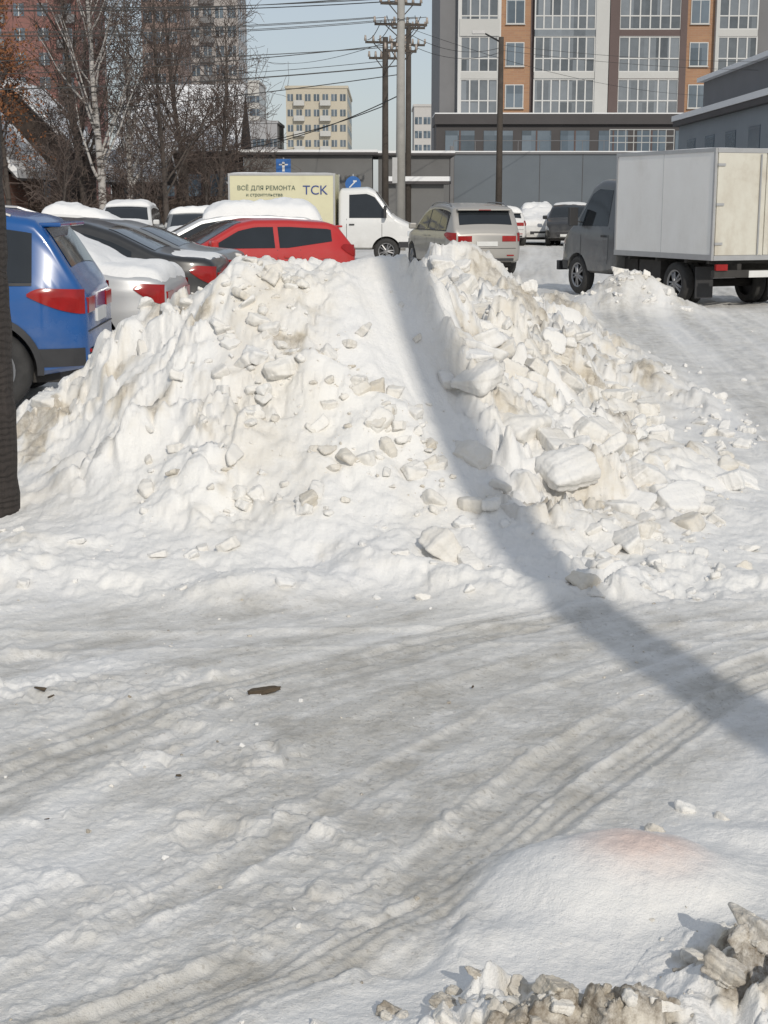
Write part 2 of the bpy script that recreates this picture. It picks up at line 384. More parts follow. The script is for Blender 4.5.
for (x,y,s) in [(1.22,7.45,.15),(1.32,7.1,.08),(1.5,7.15,.07),(1.12,7.15,.07),(1.52,7.8,.15),(.95,7.55,.17),(1.55,6.6,.055),(1.18,8.35,.19),(.75,7.95,.21),(.55,8.4,.19),(.9,8.8,.17),(1.7,6.75,.06),(.42,7.6,.15),(.88,6.35,.08),(.98,6.42,.06),(-1.92,8.4,.10),(-1.75,8.3,.06),(.66,7.25,.12),(1.05,7.9,.16),(1.4,8.6,.15),(.5,8.0,.16),(.7,8.7,.16),(-.35,7.6,.10),(-.55,7.9,.11),(-.1,7.35,.09),(-.75,7.65,.09),(.25,7.15,.08)]:
    z=terrain(np.array([x]),np.array([y]))[0][0];items.append((x,y,z-s*.22,s,random.uniform(.05,.5),random.randint(1,99999)))
chunk_mesh('snow_chunks',items)
it=scatter(190,(-1.6,1.6,2.6,6.2),.003,.013,lambda r:r.choice([.1,.3,.6,.9]),lambda x,y,P:.1+.9*clump(x,y,305),21,3.5)
it+=scatter(40,(2.4,6,8,20),.02,.06,lambda r:.1,lambda x,y,P:np.ones(x.shape),22,3)
it+=scatter(90,(1.6,2.9,9,16),.02,.10,lambda r:.15,lambda x,y,P:(P<.3)*(.1+clump(x,y,306)),24,3)
chunk_mesh('snow_crumbs',it)
it=scatter(130,(.0,1.3,2.66,3.18),.003,.045,lambda r:r.choice([.4,.6,.8,.9]),lambda x,y,P:np.clip(gauss(x,y,.86,2.97,.16,.16)+gauss(x,y,.40,2.74,.33,.08),0,1),23,3.2)
for (x,y,s,dd) in[(.16,2.93,.024,.7),(-.13,2.80,.035,.2),(.13,2.86,.032,.8),(.2,2.89,.03,.8),(.29,2.90,.034,.7),(.42,2.87,.036,.8),(.55,2.83,.045,.8),(.80,2.98,.075,.75),(.90,3.06,.06,.8),(.72,2.90,.055,.8),(.66,2.99,.03,.9),(.35,2.80,.05,.7),(.08,3.42,.012,.9),(.74,3.78,.03,.6),(.86,3.95,.035,.1),(.95,3.9,.03,.4)]:
    z=terrain(np.array([x]),np.array([y]))[0][0];it.append((x,y,z-s*.1,s,dd,random.randint(1,99999)))
chunk_mesh('dirty_snow_clods',it,1.6)
WOODD=plain('debris_bark',(.10,.075,.05),.9,0,.5,40,.6)
for (x,y,l,a) in[(-.42,5.02,.075,.3),(-1.21,4.98,.03,-.4),(-1.17,4.95,.018,.8),(-.62,4.2,.012,.2),(.32,5.1,.014,1.2),(-.95,3.9,.010,.5)]:
    z=float(terrain(np.array([x]),np.array([y]))[0][0])
    o=chunk_mesh('bark_debris',[(0,0,0,l,1,int(l*1000))]);o.data.materials[0]=WOODD
    o.location=(x,y,z+.008);o.scale=(1,.35,.45);o.rotation_euler=(0,0,a)

# ------------------------------------------------------------------ car lofting
class Loft:
    def __init__(s,prof,W,belt,H,tw=.74,zb=.28,xo=0,rr=.16,fr=.26,r=.10):
        s.L=prof[-1][0];s.W=W;s.belt=belt;s.H=H;s.tw=tw;s.zb0=zb;s.xo=xo;s.rr=rr;s.fr=fr;s.r0=r
        xs=np.linspace(0,s.L,600);z=np.interp(xs,[p[0] for p in prof],[p[1] for p in prof])
        k=17;zz=np.convolve(np.pad(z,k//2,mode='edge'),np.hanning(k+2)[1:-1]/np.hanning(k+2)[1:-1].sum(),'valid')
        s.xs=xs;s.z=zz
    def zt(s,x): return float(np.interp(x,s.xs,s.z))
    def zb(s,x): return float(np.interp(x,[0,.5,s.L-.6,s.L],[s.zb0+.07,s.zb0,s.zb0,s.zb0+.05]))
    def pl(s,x):
        t=max(0,(.55-x)/.55);t2=max(0,(.07-x)/.07);u=max(0,(x-(s.L-.8))/.8);u2=max(0,(x-(s.L-.1))/.1)
        return 1-s.rr*t**2.4-.05*t2**2-s.fr*u**2.4-.06*u2**2
    def yh(s,x,z):
        return s.W/2*s.pl(x)*float(np.interp(z,[.2,.4,.62,.75,s.belt-.06,s.belt,s.H],[.94,.975,1,.985,.98,.955,s.tw]))
    def r(s,x): return min(s.r0,(s.zt(x)-s.zb(x))*.35)
    def ze(s,x): return s.zt(x)-s.r(x)
    def yr(s,x): return s.yh(x,s.ze(x))-s.r(x)
    def topz(s,x,y):
        y=abs(y);yr=s.yr(x);r=s.r(x);cr=.03*(1-min(1,y/max(yr,.01))**2)
        if y<=yr:return s.zt(x)+cr
        d=min(y-yr,r*.999);return s.ze(x)+math.sqrt(r*r-d*d)
    def slope(s,x):
        a=(s.zt(min(s.L,x+.02))-s.zt(max(0,x-.02)))/(min(s.L,x+.02)-max(0,x-.02))
        n=math.sqrt(1+a*a);return -a/n,1/n
def loft_body(Lo,mat,parent,wheels,R):
    xs=sorted(set([0,.012,.03,.055]+[round(v,4) for v in np.linspace(.08,Lo.L-.1,64)]+[Lo.L-.06,Lo.L-.03,Lo.L-.01,Lo.L]))
    secs=[]
    for x in xs:
        zb=Lo.zb(x);ze=Lo.ze(x);r=Lo.r(x);pts=[]
        pts.append((x,Lo.yh(x,zb)*.93,zb))
        for i in range(15):
            z=zb+.04+(ze-zb-.04)*i/14;pts.append((x,Lo.yh(x,z),z))
        y0=Lo.yh(x,ze)
        for i in range(1,6):
            a=math.pi/2*i/5;pts.append((x,y0-r*(1-math.cos(a)),ze+r*math.sin(a)))
        yr=y0-r
        for i in range(1,6):
            y=yr*(1-i/5);pts.append((x,y,Lo.zt(x)+.03*(1-(y/yr)**2)))
        full=pts+[(p[0],-p[1],p[2]) for p in pts[-2::-1]]
        secs.append(full)
    n=len(secs[0]);V=[(p[0]+Lo.xo,p[1],p[2]) for s_ in secs for p in s_];F=[]
    for i in range(len(secs)-1):
        for j in range(n):
            k=(j+1)%n;F.append([i*n+j,i*n+k,(i+1)*n+k,(i+1)*n+j])
    F.append(list(range(n))[::-1]);F.append([(len(secs)-1)*n+j for j in range(n)])
    o=mk('body',V,F,mat,parent)
    bm=bmesh.new();bm.from_mesh(o.data);bmesh.ops.recalc_face_normals(bm,faces=bm.faces)
    bm.to_mesh(o.data);bm.free()
    if wheels:
        cut=Batch()
        for wx in wheels: cut.tube('c',(wx,-2,R),(wx,2,R),R+.055,R+.055,36)
        cut.build(None,{'c':mat},'cut_')
        c=[q for q in bpy.data.objects if q.name.startswith('cut_c')][0]
        c.location=parent.location if parent else (0,0,0);c.rotation_euler=parent.rotation_euler
        bpy.context.view_layer.update()
        m=o.modifiers.new('bo','BOOLEAN');m.operation='DIFFERENCE';m.object=c;m.solver='EXACT'
        dg=bpy.context.evaluated_depsgraph_get();dg.update()
        me=bpy.data.meshes.new_from_object(o.evaluated_get(dg))
        o.modifiers.clear();
        if len(me.vertices)>100:o.data=me
        bpy.data.objects.remove(c)
    me=o.data
    try: me.set_sharp_from_angle(angle=math.radians(38))
    except Exception: pass
    return o
def side_strip(Lo,name,xs,zlo,zhi,off,mat,parent,nz=5):
    for sd in(1,-1):
        P=[]
        for x,a,b in zip(xs,zlo,zhi):
            row=[]
            for j in range(nz):
                z=a+(b-a)*j/(nz-1);row.append((x+Lo.xo,sd*(Lo.yh(x,z)+off),z))
            P.append(row)
        grid(name,P,mat,parent,flip=(sd<0))
def rect_side(Lo,name,x0,x1,z0,z1,off,mat,parent,n=6):
    xs=np.linspace(x0,x1,n);side_strip(Lo,name,xs,[z0]*n,[z1]*n,off,mat,parent)
def top_patch(Lo,name,x0,x1,yf,off,mat,parent,nx=12,ny=9):
    P=[]
    for x in np.linspace(x0,x1,nx):
        sx,sz=Lo.slope(x);row=[]
        for t in np.linspace(-1,1,ny):
            y=t*yf*(Lo.yr(x)+Lo.r(x)*.3);row.append((x+Lo.xo+sx*off,y,Lo.topz(x,y)+sz*off))
        P.append(row)
    grid(name,P,mat,parent)
def snow_cover(Lo,x0,x1,th,parent,seed=0,yf=1.0,mat=None):
    P=[];nx=40;ny=26
    for i in range(nx+1):
        tx=2*i/nx-1;x=x0+(x1-x0)*i/nx;row=[];sx,sz=Lo.slope(x)
        ys=np.array([(2*j/ny-1)*(Lo.yr(x)+Lo.r(x)*.92)*yf for j in range(ny+1)])
        nz=fbm(np.full(ys.shape,x*2.2+seed),ys*2.2,seed,4)
        jag=fbm(np.full(ys.shape,x*5+seed),ys*5,seed+5,2)
        for j in range(ny+1):
            ty=2*j/ny-1;y=ys[j]
            e=max(0,(1-abs(tx)**7)*(1-abs(ty)**7))**.6
            t=th*e*(1+.6*nz[j])-.012-.05*(1-e)*max(0,jag[j]+.2)
            row.append((x+Lo.xo+sx*t*.6,y,Lo.topz(x,y)+sz*t+.0))
        P.append(row)
    grid('snow_cap',P,mat or M['carsnow'],parent)
def wheel(parent,x,y,R,wd,sd,rim=True):
    V=[];F=[];n=32
    prof=[(R*.62,-.5),(R*.9,-.5),(R*.98,-.36),(R,-.2),(R,.2),(R*.98,.36),(R*.9,.5),(R*.66,.5),(R*.62,.42)]
    for i in range(n):
        a=2*math.pi*i/n
        for (r,t) in prof: V.append((x+r*math.cos(a),y+sd*t*wd,R+r*math.sin(a)))
    k=len(prof)
    for i in range(n):
        for j in range(k-1): F.append([i*k+j,((i+1)%n)*k+j,((i+1)%n)*k+j+1,i*k+j+1])
    mk('tyre',V,F,M['tyre'],parent)
    b=Batch();yo=y+sd*wd*.30
    b.tube('hub_back',(x,yo-sd*.06,R),(x,yo-sd*.05,R),R*.63,R*.63,28)
    if rim:
        for i in range(10):
            a=2*math.pi*i/10+.2;a2=a+(.12 if i%2 else -.12)
            b.tube('rim_spokes',(x+R*.1*math.cos(a),yo+sd*.02,R+R*.1*math.sin(a)),(x+R*.6*math.cos(a2),yo+sd*.0,R+R*.6*math.sin(a2)),R*.07,R*.055,5)
        b.tube('rim_spokes',(x,yo-sd*.02,R),(x,yo+sd*.035,R),R*.17,R*.14,16)
    mats={'hub_back':M['black'],'rim_spokes':M['rim']}
    b.build(parent,mats)
    V=[];F=[]
    for i in range(n):
        a=2*math.pi*i/n
        for (r,t) in((R*.56,.36),(R*.60,.45),(R*.655,.46)): V.append((x+r*math.cos(a),y+sd*t*wd,R+r*math.sin(a)))
    for i in range(n):
        for j in range(2):F.append([i*3+j,((i+1)%n)*3+j,((i+1)%n)*3+j+1,i*3+j+1])
    mk('rim_lip',V,F,M['rim'],parent)

PROF={
'suv':[(0,.92),(.03,1.02),(.10,1.12),(.28,1.42),(.40,1.57),(.75,1.62),(1.3,1.655),(1.9,1.66),(2.35,1.61),(2.65,1.50),(3.2,1.12),(3.35,1.06),(3.9,.96),(4.15,.82),(4.27,.6)],
'sedan':[(0,.86),(.03,.98),(.12,1.03),(.5,1.06),(.72,1.10),(1.2,1.32),(1.55,1.42),(2.2,1.46),(2.6,1.40),(3.3,1.03),(3.5,.97),(4.2,.84),(4.38,.7),(4.45,.52)],
'hatch':[(0,.86),(.03,.98),(.10,1.05),(.32,1.32),(.5,1.38),(1.2,1.42),(1.8,1.42),(2.1,1.36),(2.75,1.02),(2.95,.96),(3.4,.86),(3.6,.70),(3.68,.5)],
'wagon':[(0,.88),(.03,1.0),(.10,1.08),(.35,1.36),(.5,1.42),(1.2,1.46),(2.0,1.46),(2.5,1.38),(3.2,1.03),(3.4,.97),(4.1,.84),(4.3,.7),(4.38,.52)],
'cab':[(0,1.98),(.06,2.08),(.8,2.12),(1.02,2.03),(1.5,1.38),(1.6,1.30),(2.05,1.08),(2.2,.92),(2.25,.6)],
}
def car(name,kind,paintm,loc,ang,W=1.8,hs=1.0,R=.33,snow=None,cladding=False,rails=False,wheels=None,plate=True):
    e=empty(name,(loc[0],loc[1],0),math.radians(ang))
    prof=[(x,z*hs) for x,z in PROF[kind]]
    L=prof[-1][0];H=max(p[1] for p in prof);belt={'suv':1.03,'sedan':.95,'hatch':.93,'wagon':.96}[kind]*hs
    Lo=Loft(prof,W,belt,H,.76 if kind!='sedan' else .72)
    wf=L-.86;wr=.84 if kind!='hatch' else .62
    if wheels: wr,wf=wheels
    loft_body(Lo,paintm,e,[wr,wf],R)
    b=Batch()
    b.box('underbody',.25,L-.25,-W/2+.24,W/2-.24,.22,.62);b.build(e,{'underbody':M['chassis']})
    for wx in(wr,wf):
        for sd in(1,-1): wheel(e,wx,sd*(W/2-.115),R,.21,sd)
    xw0,xw1={'suv':(2.5,3.22),'sedan':(2.55,3.28),'hatch':(2.0,2.74),'wagon':(2.45,3.18)}[kind]
    rw0,rw1={'suv':(.10,.33),'sedan':(.70,1.28),'hatch':(.10,.32),'wagon':(.10,.34)}[kind]
    top_patch(Lo,'windshield',xw0,xw1,.93,.006,M['glass'],e)
    top_patch(Lo,'rear_window',rw0+.03,rw1,.88,.006,M['glass'],e)
    xa={'suv':.42,'sedan':.98,'hatch':.46,'wagon':.42}[kind]
    xb=xw1-.12
    B1={'suv':2.02,'sedan':2.1,'hatch':1.45,'wagon':2.0}[kind];B2=xa+.62 if kind in('suv','wagon') else None
    cuts=[xa]+([B2,B2+.05] if B2 else [])+[B1-.04,B1+.04]+[xb]
    segs=[(cuts[i],cuts[i+1]) for i in range(0,len(cuts),2)]
    top=.115*hs
    for a,c in segs:
        xs=np.linspace(a,c,14);zl=[];zh=[];xx=[]
        for x in xs:
            lo=belt+.03+(.10*max(0,1-(x-xa)/.8) if kind=='hatch' else 0);hi=Lo.zt(x)-top
            if hi-lo<.015: continue
            xx.append(x);zl.append(lo);zh.append(hi)
        if len(xx)>1: side_strip(Lo,'side_window',xx,zl,zh,.006,M['glass'],e)
    rect_side(Lo,'b_pillar',B1-.04,B1+.04,belt+.05,Lo.zt(B1)-top,.004,M['black'] if kind!='hatch' else paintm,e)
    if kind!='hatch': rect_side(Lo,'belt_trim',xa+.0,xb+.05,belt+.005,belt+.028,.010,M['black'],e,30)
    for x in(B1,wr+.42,xb+.02): rect_side(Lo,'door_seam',x,x+.010,.36,belt,.003,M['black'],e)
    for x in(B1-.28,B1+.9 if xb-B1>1.1 else B1+.12):
        rect_side(Lo,'door_handle',x,x+.17,belt-.13,belt-.10,.03,paintm,e)
    rect_side(Lo,'fuel_flap_seam',wr-.1,wr+.08,belt-.16,belt-.155,.003,M['black'],e)
    if cladding:
        xs=np.linspace(wr+R+.05,wf-R-.05,20);side_strip(Lo,'sill_cladding',xs,[.29]*20,[.47]*20,.012,M['black'],e)
        xs=np.linspace(.02,wr-R-.07,8);side_strip(Lo,'rear_cladding',xs,[.37]*8,[.52]*8,.012,M['black'],e)
        for wx in(wr,wf):
            for sd in(1,-1):
                P=[]
                for i in range(25):
                    a=math.radians(-15+210*i/24);row=[]
                    for rr in(R+.054,R+.11):
                        x=wx+rr*math.cos(a);z=max(.30,R+rr*math.sin(a));x=min(max(x,0.01),L-.01)
                        row.append((x,sd*(Lo.yh(x,z)+.014),z))
                    P.append(row)
                grid('arch_trim',P,M['black'],e)
    zt0,zt1=(.80*hs,.99*hs) if kind!='sedan' else (.74*hs,.93*hs)
    n=14;le=.46 if kind=='suv' else .30;xs=np.linspace(.012,le,n)
    zl=[zt0+.0+.15*(i/(n-1))**1.6 for i in range(n)];zh=[zt1+.01+.02*(i/(n-1)) -.10*max(0,(i/(n-1)-.7)/.3)**2*.5 for i in range(n)]
    side_strip(Lo,'tail_lamp_side',xs,zl,zh,.012,M['red_l'],e)
    b=Batch()
    for sd in(1,-1):
        y1=Lo.yh(0,.85)-.01;y0=y1-.34
        a,c=sorted((sd*y0,sd*y1));b.box('tail_lamp',-.014,.06,a,c,zt0,zt1-.06)
        a,c=sorted((sd*(y1-.22),sd*(y1-.05)));b.box('reflector',-.020,.03,a,c,.47,.50)
    b.box('rear_bumper_trim',-.022,.05,-Lo.yh(0,.4)+.06,Lo.yh(0,.4)-.06,.36,.50 if cladding else .42)
    b.box('bumper_line',-.012,.05,-Lo.yh(0,.6)+.02,Lo.yh(0,.6)-.02,.645,.655)
    if plate: b.box('plate',-.022,.02,-.26,.26,.70 if kind!='sedan' else .52,.81 if kind!='sedan' else .63)
    b.box('grille',L-.03,L+.014,-.42,.42,.44,.56);b.box('front_plate',L-.02,L+.022,-.26,.26,.38,.48)
    b.build(e,{'tail_lamp':M['red_l'],'reflector':M['red_l'],'rear_bumper_trim':M['black'],'bumper_line':M['black'],'plate':M['plate'],'grille':M['black'],'front_plate':M['plate']},bevel=.006)
    n=8;xs=np.linspace(L-.55,L-.06,n);side_strip(Lo,'head_lamp',xs,[.62*hs+.08*(1-i/7) for i in range(n)],[min(Lo.zt(x)-.08,.80*hs) for x in xs],.010,M['head_l'],e)
    for sd in(1,-1):
        b2=Batch();y=sd*(Lo.yh(xb,belt)+.10);
        b2.box('mirror',xb-.10,xb+.03,min(y-.1*sd,y+.09*sd),max(y-.1*sd,y+.09*sd),belt+.02,belt+.17)
        b2.build(e,{'mirror':paintm},bevel=.035)
    if rails:
        b=Batch()
        for sd in(1,-1):
            pts=[(x,sd*(Lo.yr(x)+.03),Lo.zt(x)+.035) for x in np.linspace(.6,2.4,10)]
            pts[0]=(pts[0][0],pts[0][1],pts[0][2]-.04);pts[-1]=(pts[-1][0],pts[-1][1],pts[-1][2]-.04)
            for i in range(9): b.tube('roof_rail',pts[i],pts[i+1],.016,.016,6)
        b.build(e,{'roof_rail':M['rim']})
    if kind in('suv','hatch','wagon'):
        x=.30;z=Lo.zt(.42);yy=Lo.yr(.42)
        b=Batch();b.box('spoiler',x-.10,x+.16,-yy,yy,z-.065,z-.03);b.box('brake_lamp',x-.108,x-.09,-.15,.15,z-.06,z-.04)
        b.build(e,{'spoiler':paintm,'brake_lamp':M['red_l']},bevel=.012)
    for i,s in enumerate(snow or []): snow_cover(Lo,s[0],s[1],s[2],e,seed=int(loc[1]*3)+i)
    return e,Lo

car('parked_suv','suv',M['blue'],(-2.50,13.10),182.5,W=1.8,R=.345,cladding=True,rails=True,wheels=(.80,3.40))
car('parked_sedan','sedan',M['silver'],(-2.15,15.6),178,W=1.75,hs=.96,snow=[(.02,1.15,.10),(.55,1.8,.12),(1.3,2.9,.12),(3.2,4.2,.1)])
car('parked_sedan','sedan',M['darkp'],(-1.92,18.1),179,W=1.78,hs=1.04,snow=[(.04,.6,.02)])
car('parked_sedan','sedan',M['grayp'],(-2.0,20.9),177,W=1.78,hs=1.01,snow=[(1.3,2.5,.01)])
car('parked_hatchback','hatch',M['redp'],(-.75,26.4),203,W=1.65,hs=1.0,R=.30)
car('parked_wagon','wagon',M['silver'],(-1.1,30.0),186,W=1.8,hs=1.03,snow=[(.12,2.5,.22),(3.2,4.3,.15)])
car('parked_suv','suv',M['champ'],(2.42,35.3),104,W=1.86,hs=1.01,R=.35,cladding=False,rails=True)
car('parked_suv','suv',M['whitep'],(-8.0,49.0),-88,snow=[(.5,2.4,.12),(3.1,4.1,.1)])
car('parked_sedan','sedan',M['whitep'],(-6.6,41),178,snow=[(.1,2.6,.2)])
car('parked_hatchback','hatch',M['grayp'],(-5.6,44),-80,snow=[(.5,1.9,.15),(2.7,3.5,.1)])
car('parked_sedan','sedan',M['silver'],(-9.5,38),176,snow=[(.1,2.6,.22),(3.2,4.3,.15)])
car('parked_sedan','sedan',M['whitep'],(6.55,66),-92,snow=[(.1,2.6,.25),(2.6,4.3,.2)])
car('parked_suv','suv',M['darkp'],(8.0,64),-100,snow=[(.5,2.4,.05)])
car('parked_hatchback','hatch',M['whitep'],(4.9,60),100,snow=[(.3,2.0,.15)])
car('parked_sedan','sedan',M['grayp'],(3.6,50),96,snow=[(.7,2.6,.12)])

# ------------------------------------------------------------------ box trucks
def boxmat(name,col,dirtc=(.38,.33,.26),amt=.6,lo=.40):
    m,nt,b=newmat(name);tc=N(nt,'ShaderNodeTexCoord').outputs['Object']
    mp=N(nt,'ShaderNodeMapping');mp.inputs['Scale'].default_value=(1.2,1.2,.8);nt.links.new(tc,mp.inputs[0])
    n=noise(nt,mp.outputs[0],2.0,7,.65);n2=noise(nt,tc,1.6,6,.65)
    s=N(nt,'ShaderNodeSeparateXYZ');nt.links.new(tc,s.inputs[0])
    mr=N(nt,'ShaderNodeMapRange');nt.links.new(s.outputs['Z'],mr.inputs[0])
    mr.inputs[1].default_value=.7;mr.inputs[2].default_value=2.5;mr.inputs[3].default_value=1;mr.inputs[4].default_value=.25
    f=math_(nt,'MULTIPLY',math_(nt,'MULTIPLY',ramp(nt,n,lo,.75),mr.outputs[0]),amt)
    c=mix(nt,f,col,dirtc)
    c=mix(nt,math_(nt,'MULTIPLY',ramp(nt,n2,.54,.74),amt*.7),c,dirtc)
    nt.links.new(c,b.inputs['Base Color']);b.inputs['Roughness'].default_value=.5
    return m
BW=boxmat('box_white',(.80,.79,.76),amt=.22);BD=boxmat('box_door_dirty',(.56,.54,.47),(.27,.20,.13),.6,.42)
BY=boxmat('box_tarp_yellow',(.62,.59,.40),amt=.3);ALU=plain('aluminium_trim',(.42,.42,.42),.45,.5)
M.update(dict(boxw=BW,boxd=BD,boxy=BY,alu=ALU))
def truck(name,loc,ang,cabm,bodym,doorm,top=2.55,z0=.80,BL=3.05,snow=0,W=1.95):
    e=empty(name,(loc[0],loc[1],0),math.radians(ang))
    b=Batch();w=W/2
    b.box('box_body',0.02,BL,-w,w,z0,top)
    b.build(e,{'box_body':bodym},bevel=.015)
    b=Batch()
    for sd in(1,-1):
        y0,y1=(w-.03,w+.012) if sd>0 else(-w-.012,-w+.03)
        b.box('edge_trim',0,BL+.02,y0,y1,top-.05,top+.012);b.box('edge_trim',0,BL+.02,y0,y1,z0-.02,z0+.07)
        for x in(0.0,BL-.04): b.box('edge_trim',x,x+.05,y0,y1+.0,z0+.07,top-.05)
        b.box('panel_seam',BL/2,BL/2+.006,y0+.024,y1-.009,z0+.07,top-.05)
    b.box('edge_trim',-.012,.03,-w+.03,w-.03,top-.06,top+.01);b.box('edge_trim',-.012,.03,-w+.03,w-.03,z0-.02,z0+.06)
    b.box('rear_doors',-.008,.02,-w+.045,-.01,z0+.065,top-.065);b.box('rear_doors',-.008,.02,.01,w-.045,z0+.065,top-.065)
    for y in(-.12,.12): b.tube('lock_rod',(-.03,y,z0+.08),(-.03,y,top-.08),.014,.014,6)
    for sd in(1,-1):
        for z in(z0+.25,(z0+top)/2,top-.25): b.box('hinge',-.03,.0,sd*(w-.1)-.07,sd*(w-.1)+.07,z-.02,z+.02)
    for sd in(1,-1): b.box('frame_rail',.05,BL+1.6,sd*.4-.04,sd*.4+.04,.55,.72)
    for x in(.15,.8,1.7,2.6): b.box('cross_member',x,x+.07,-w+.05,w-.05,.72,z0-.02)
    b.box('rear_beam',-.02,.08,-w+.05,w-.05,.50,.62)
    b.box('fuel_tank',1.75,2.45,.5,.82,.42,.72);b.box('fuel_tank',1.9,2.3,-.82,-.5,.42,.72)
    b.box('under_tray',BL-.35,BL+1.5,-.7,.7,.4,.72)
    for sd in(1,-1):
        a,c=sorted((sd*(w-.28),sd*(w-.06)));b.box('tail_lamp',-.05,.0,a,c,.62,.72)
        a,c=sorted((sd*(w-.42),sd*(w-.08)));b.box('mudflap',.55,.575,a,c,.14,.66)
        b.tube('rear_axle',(1.15,-w+.3,.36),(1.15,w-.3,.36),.07,.07,8,True)
    b.box('plate',-.03,-.02,-.26,.26,.5,.61)
    b.build(e,{'edge_trim':M['alu'],'panel_seam':M['alu'],'rear_doors':doorm,'lock_rod':M['alu'],'hinge':M['alu'],'frame_rail':M['chassis'],'cross_member':M['chassis'],
      'rear_beam':M['chassis'],'fuel_tank':M['chassis'],'under_tray':M['chassis'],'tail_lamp':M['red_l'],'mudflap':M['black'],'rear_axle':M['chassis'],'plate':M['plate']})
    R=.36
    for sd in(1,-1):
        wheel(e,1.15,sd*(w-.14),R,.19,sd);wheel(e,1.15,sd*(w-.36),R,.19,sd,False)
        wheel(e,BL+1.45,sd*(.83),R,.2,sd)
    Lo=Loft([(x,z) for x,z in PROF['cab']],1.9,1.25,2.12,.80,zb=.42,xo=BL+.10,rr=.02,fr=.22,r=.12)
    loft_body(Lo,cabm,e,[BL+1.45],R)
    xs=[x for x in np.linspace(.30,1.34,14) if Lo.zt(x)-.16>1.30]
    side_strip(Lo,'side_window',xs,[1.28]*len(xs),[Lo.zt(x)-.17 for x in xs],.006,M['glass'],e)
    top_patch(Lo,'windshield',1.05,1.50,.9,.008,M['glass'],e)
    for x in(.22,1.22):rect_side(Lo,'door_seam',x,x+.012,.6,1.26,.004,M['black'],e)
    rect_side(Lo,'door_handle',.3,.45,1.08,1.12,.03,M['black'],e)
    rect_side(Lo,'head_lamp',1.95,2.2,.78,.92,.008,M['head_l'],e)
    rect_side(Lo,'side_bumper',1.7,2.22,.46,.62,.015,M['black'],e)
    b=Batch();fx=BL+.1+2.25
    b.box('grille',fx-.03,fx+.02,-.5,.5,.62,.78);b.box('bumper',fx-.05,fx+.06,-.85,.85,.42,.6)
    for sd in(1,-1):
        y=sd*1.06;b.box('mirror',BL+1.38,BL+1.46,y-.09,y+.09,1.28,1.62)
        b.tube('mirror_arm',(BL+1.4,sd*.88,1.35),(BL+1.42,y,1.35),.012,.012)
    b.build(e,{'grille':M['black'],'bumper':M['black'],'mirror':M['black'],'mirror_arm':M['black']},bevel=.01)
    if snow:
        P=[]
        for i in range(41):
            ys=np.array([(j/13-1)*w for j in range(27)]);x=BL/2*(i/20)
            nn=fbm(np.full(ys.shape,x*1.5),ys*1.5,4,3);row=[]
            for j in range(27):
                tx=i/20-1;ty=j/13-1
                ed=max(0,(1-abs(tx)**9)*(1-abs(ty)**9))**.5
                row.append((x,ys[j],top+snow*ed*(1+.5*nn[j])))
            P.append(row)
        grid('snow_cap',P,M['carsnow'],e)
    return e
truck('box_truck',(6.22,24.7),112,M['cabg'],BW,BD,snow=.03)
van=truck('box_truck',(-4.35,43.6),-2,M['whitep'],BY,BY,top=2.50,snow=.04,BL=3.0)
INK=plain('lettering_green',(.05,.09,.07),.6)
INKR=plain('lettering_blue',(.03,.06,.22),.6)
def label(body,size,x,z,mat,parent,y=-.985):
    c=bpy.data.curves.new('lettering','FONT');c.body=body;c.size=size;c.extrude=.002
    o=bpy.data.objects.new('lettering',c);COL.objects.link(o);o.parent=parent
    o.location=(x,y-.006,z);o.rotation_euler=(math.radians(90),0,0);c.materials.append(mat)
label('ВСЁ ДЛЯ РЕМОНТА',.17,.25,2.05,INK,van);label('и строительства',.13,.5,1.88,INK,van)
label('TCK',.36,2.1,1.93,INKR,van);label('т. 230-25-02',.12,.3,1.55,INK,van)

# ------------------------------------------------------------------ poles and wires
CONC=plain('pole_concrete',(.30,.29,.27),.9,0,.25,3,.3);WOOD=plain('pole_wood_dark',(.06,.05,.042),.9,0,.5,5,.5)
WIRE=plain('wire_black',(.02,.02,.02),.6);CER=plain('insulator',(.35,.3,.26),.3)
def pole(name,x,y,H,r0,r1,mat,arms=(),lamp=False,box=False):
    e=empty(name,(x,y,0));b=Batch()
    b.tube('shaft',(0,0,-.3),(0,0,H),r0,r1,14)
    for (z,w,rot) in arms:
        c,s=math.cos(rot)*w/2,math.sin(rot)*w/2
        b.tube('crossarm',(-c,-s,z),(c,s,z),.06,.06,4)
        for k in(-1,-.6,-.25,.25,.6,1):
            b.tube('insulator',(c*k,s*k,z+.05),(c*k,s*k,z+.26),.055,.035,7)
        b.tube('brace',(c*.6,s*.6,z-.02),(0,0,z-.5),.02,.02,5);b.tube('brace',(-c*.6,-s*.6,z-.02),(0,0,z-.5),.02,.02,5)
    if lamp:
        b.tube('lamp_arm',(0,0,H-.2),(-.75,-.3,H+.15),.035,.03,6)
        b.box('lamp_head',-1.15,-.65,-.45,-.22,H+.08,H+.2)
    if box: b.box('junction_box',-.3,-.12,-.25,.05,2.4,3.3)
    b.build(e,{'shaft':mat,'crossarm':WOOD,'insulator':CER,'brace':WOOD,'lamp_arm':WIRE,'lamp_head':ALU,'junction_box':ALU},smooth=('shaft','insulator'))
    return e
pole('utility_pole',.60,55,9.6,.19,.13,CONC,[(8.6,1.5,.3),(7.9,1.9,.2),(7.0,1.2,.4)],box=True)
pole('utility_pole',.05,61,8.1,.15,.11,WOOD,[(7.9,1.6,.2),(7.3,1.3,.2)])
pole('utility_pole',4.55,60,8.0,.14,.10,WOOD,[],lamp=True)
pole('utility_pole',1.05,66,9.2,.14,.11,WOOD,[(9.0,1.4,.1),(8.3,1.4,.1)])
